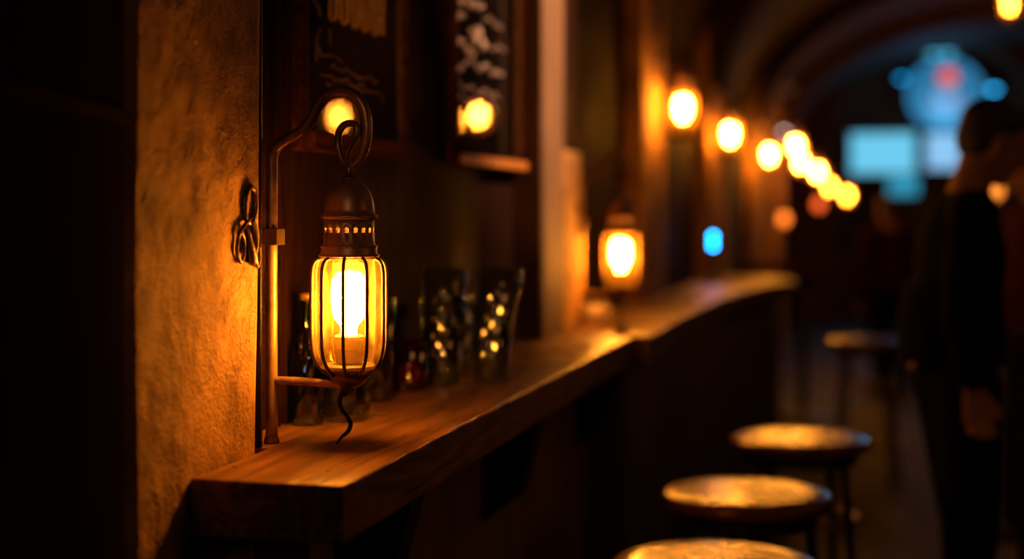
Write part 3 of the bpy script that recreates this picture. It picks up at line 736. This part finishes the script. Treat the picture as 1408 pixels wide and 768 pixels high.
def person(name_label, loc, rz, J, clothes, hair=True, vox=.006):
    t = thing('person', name_label, 'person', loc, rz)
    bm = bmesh.new()
    hc = Vector(J['head']); tl = J.get('tilt', .3); R = Matrix.Rotation(tl, 4, 'Y'); 
    def h(x, y, z): return hc + (R @ Vector((x, y, z)))
    sph(bm, h(-.008,0,.02), (.098,.077,.092), 24, 16, R); sph(bm, h(.022,0,-.03), (.068,.062,.085), 24, 16, R)
    cap(bm, h(.045,0,-.085), .030, h(.062,0,-.098), .022)
    for s in (-1, 1):
        cap(bm, h(.0,s*.052,-.055), .022, h(.050,s*.022,-.092), .020)
        sph(bm, h(-.005,s*.077,-.012), (.017,.010,.030), 12, 8, R); sph(bm, h(.066,s*.032,.0), (.018,.020,.014), 12, 8, R)
        sph(bm, h(.078,s*.030,.020), (.014,.026,.008), 12, 8, R); sph(bm, h(.06,s*.04,-.03), (.02,.02,.018), 12, 8, R)
    cap(bm, h(.088,0,.005), .009, h(.112,0,-.032), .013); cap(bm, h(.085,-.018,-.058), .0085, h(.085,.018,-.058), .0085); cap(bm, h(.083,-.015,-.069), .008, h(.083,.015,-.069), .008)
    nk = Vector(J['neck'])
    cap(bm, nk, .060, h(-.02,0,-.07), .054)
    ch, pv = Vector(J['chest']), Vector(J['pelvis'])
    sph(bm, ch, (.105,.16,.20)); sph(bm, (pv+ch)/2, (.095,.135,.20)); sph(bm, pv, (.105,.155,.13)); cap(bm, ch, .09, nk, .062)
    for s, k in ((-1,'r'),(1,'l')):
        sh, el, wr = [Vector(v) for v in J['arm_'+k]]; hp, kn, an, toe = [Vector(v) for v in J['leg_'+k]]
        cap(bm, nk+Vector((-.02,s*.05,-.04)), .045, sh, .052); cap(bm, sh, .052, el, .040); cap(bm, el, .040, wr, .027)
        hand(bm, wr, J['hdir_'+k], (1,0,0) if k == 'r' else (1,0,0))
        cap(bm, hp, .085, kn, .055); cap(bm, kn, .055, an, .038); cap(bm, an-Vector((.03,0,.02)), .035, toe, .03)
    remeshed('body', bm, 'skin', t, vox)
    # jacket
    bm = bmesh.new(); e = .016
    sph(bm, ch+Vector((0,0,.0)), (.125,.185,.20)); sph(bm, (pv+ch)/2, (.130,.165,.21)); cap(bm, ch+Vector((0,0,.05)), .105, nk-Vector((0,0,.035)), .075)
    lo = pv+Vector((0,0,.0)); lathe([(.0,lo.z-.03),(.150,lo.z-.03),(.155,lo.z+.08),(.14,lo.z+.2),(0,lo.z+.25)], 24, bm, (lo.x, lo.y))
    for s, k in ((-1,'r'),(1,'l')):
        sh, el, wr = [Vector(v) for v in J['arm_'+k]]
        cap(bm, nk+Vector((-.02,s*.05,-.05)), .06, sh, .072); cap(bm, sh, .072, el, .056); cap(bm, el, .056, wr+(el-wr)*.12, .040)
    remeshed('jacket', bm, clothes[0], t, .008)
    bm = bmesh.new(); sph(bm, pv, (.12,.168,.13))
    for k in 'rl':
        hp, kn, an, toe = [Vector(v) for v in J['leg_'+k]]
        cap(bm, hp, .100, kn, .072); cap(bm, kn, .072, an+Vector((0,0,.03)), .058)
    remeshed('trousers', bm, clothes[1], t, .008)
    for k in 'rl':
        an, toe = Vector(J['leg_'+k][2]), Vector(J['leg_'+k][3]); bm = bmesh.new()
        cap(bm, an-Vector((.04,0,.035)), .042, toe+Vector((0,0,.004)), .038); cap(bm, an, .044, an-Vector((.02,0,.03)), .045)
        bx(bm, an.x-.085, toe.x+.04, an.y-.042, an.y+.042, .0, .03)
        remeshed('shoe', bm, 'shoe', t, .007)
    if hair:
        bm = bmesh.new(); sph(bm, h(-.022,0,.036), (.098,.084,.088), 24, 16, R); sph(bm, h(-.05,0,-.005), (.062,.078,.075), 20, 14, R); sph(bm, h(.035,0,.085), (.055,.06,.030), 20, 14, R)
        remeshed('hair', bm, 'hair', t, .006)
    return t
J1 = dict(head=(.105,0,1.625), tilt=.42, neck=(.03,0,1.47), chest=(.005,0,1.28), pelvis=(-.02,0,1.0),
          arm_r=((-.02,-.20,1.41),(-.075,-.255,1.14),(-.035,-.245,.935)), arm_l=((.0,.20,1.41),(.02,.26,1.14),(.20,.20,1.03)),
          hdir_r=(.15,.03,-1), hdir_l=(.8,-.2,.1),
          leg_r=((-.01,-.09,.93),(.01,-.10,.50),(-.03,-.10,.085),(.13,-.115,.035)), leg_l=((-.01,.09,.93),(.05,.11,.50),(.06,.11,.085),(.22,.13,.035)))
pm = at(1318, 290, 4.15)
man = person('person in black jacket standing in profile with head bowed, near the stools', (pm.x, pm.y, 0), TH, J1, ('cloth','trouser'))
# belt studs catching the light
bm = bmesh.new(); 
for x, y in ((-.145,-.06),(-.045,-.162)): sph(bm, (x, y, .972), (.017,.017,.017))
obj('belt_buckle', bm, 'pole', man, smooth=True)
J2 = dict(J1); J2.update(head=(.03,0,1.60), tilt=.1, neck=(.0,0,1.45), chest=(0,0,1.26), pelvis=(0,0,.98),
          arm_r=((0,-.2,1.39),(.02,-.26,1.12),(.19,-.2,1.2)), arm_l=((0,.2,1.39),(.0,.26,1.1),(.05,.25,.87)), hdir_r=(.8,.2,.3), hdir_l=(.1,0,-1))
p2 = at(1432, 290, 4.9)
person('person in dark red top at the right edge, facing the black jacket', (p2.x, p2.y, 0), TH+PI, J2, ('redcloth','trouser'))
p3 = at(1225, 290, 11.0)
person('distant blurred person beyond the stools, left of the black jacket', (p3.x, p3.y, 0), TH+PI*.6, dict(J2, head=(.03,0,1.42), neck=(0,0,1.28), chest=(0,0,1.09), pelvis=(0,0,.84),
          arm_r=((0,-.19,1.22),(.02,-.25,.96),(.05,-.22,.72)), arm_l=((0,.19,1.22),(.0,.25,.96),(.05,.24,.72)), hdir_r=(.1,0,-1),
          leg_r=((0,-.09,.80),(.02,-.1,.43),(-.02,-.1,.085),(.13,-.11,.035)), leg_l=((0,.09,.80),(.03,.1,.43),(-.02,.1,.085),(.13,.11,.035))), ('redcloth','trouser'), vox=.009)

# ================================================================== LIGHT
w = bpy.data.worlds.new('world'); sc.world = w; w.use_nodes = True
w.node_tree.nodes['Background'].inputs[0].default_value = (1,.45,.18,1); w.node_tree.nodes['Background'].inputs[1].default_value = .002
def lamp(kind, name, loc, aim, power, col, size=.3, **k):
    l = bpy.data.lights.new(name, kind); l.energy = power; l.color = col
    o = bpy.data.objects.new(name, l); C.objects.link(o); o.location = loc
    o.rotation_euler = (Vector(aim)-Vector(loc)).to_track_quat('-Z', 'Y').to_euler()
    if kind == 'AREA': l.size = size
    else: l.shadow_soft_size = size
    for a, b in k.items(): setattr(l, a, b)
    return o
lamp('SPOT', 'peach_spot', (.7, 4.35, 3.1), (-.93, 4.08, 1.95), 520, (1,.52,.30), .05, spot_size=math.radians(34), spot_blend=.9)
lamp('AREA', 'room_warm_fill', (1.6, 4.5, 2.9), (.3, 4.2, .6), 1.0, (1,.36,.08), .8)  # general warm fill, added without a visible source
lamp('POINT', 'recess_blue', tuple(on_y(1300, 150, EY+.25)), (0,0,0), 22, (.1,.5,1), .15)

lamp('AREA', 'side_warm_fill', (2.3, 2.2, 1.9), (-.8, 2.4, 1.2), 2.2, (1,.38,.09), .6)  # added fill from the right for the counter's side faces
lamp('AREA', 'front_blue_fill', (-.1, -1.2, 2.0), (-.8, 2.1, 1.5), .9, (.3,.5,1), .25)  # unseen bluish light added behind the camera for the lantern cap

lamp('SPOT', 'board_fill_spot', (.2, 2.4, 3.1), (-1.0, 2.75, 1.80), 40, (1,.46,.12), .04, spot_size=math.radians(20), spot_blend=.7)  # unseen spot added to brighten the first board's lettering
lamp('SPOT', 'board_fill_peach', (.3, 3.0, 3.1), (-1.0, 3.52, 1.85), 95, (1,.50,.28), .04, spot_size=math.radians(18), spot_blend=.7)  # added spot, out of view, lifts the second board's handwriting
lamp('SPOT', 'cap_fill_spot', (-.15, -.5, 2.2), (-.80, 2.1, 1.44), 22, (1,.48,.18), .06, spot_size=math.radians(9), spot_blend=.8)  # narrow unseen spot added only to brighten the large lantern's cap
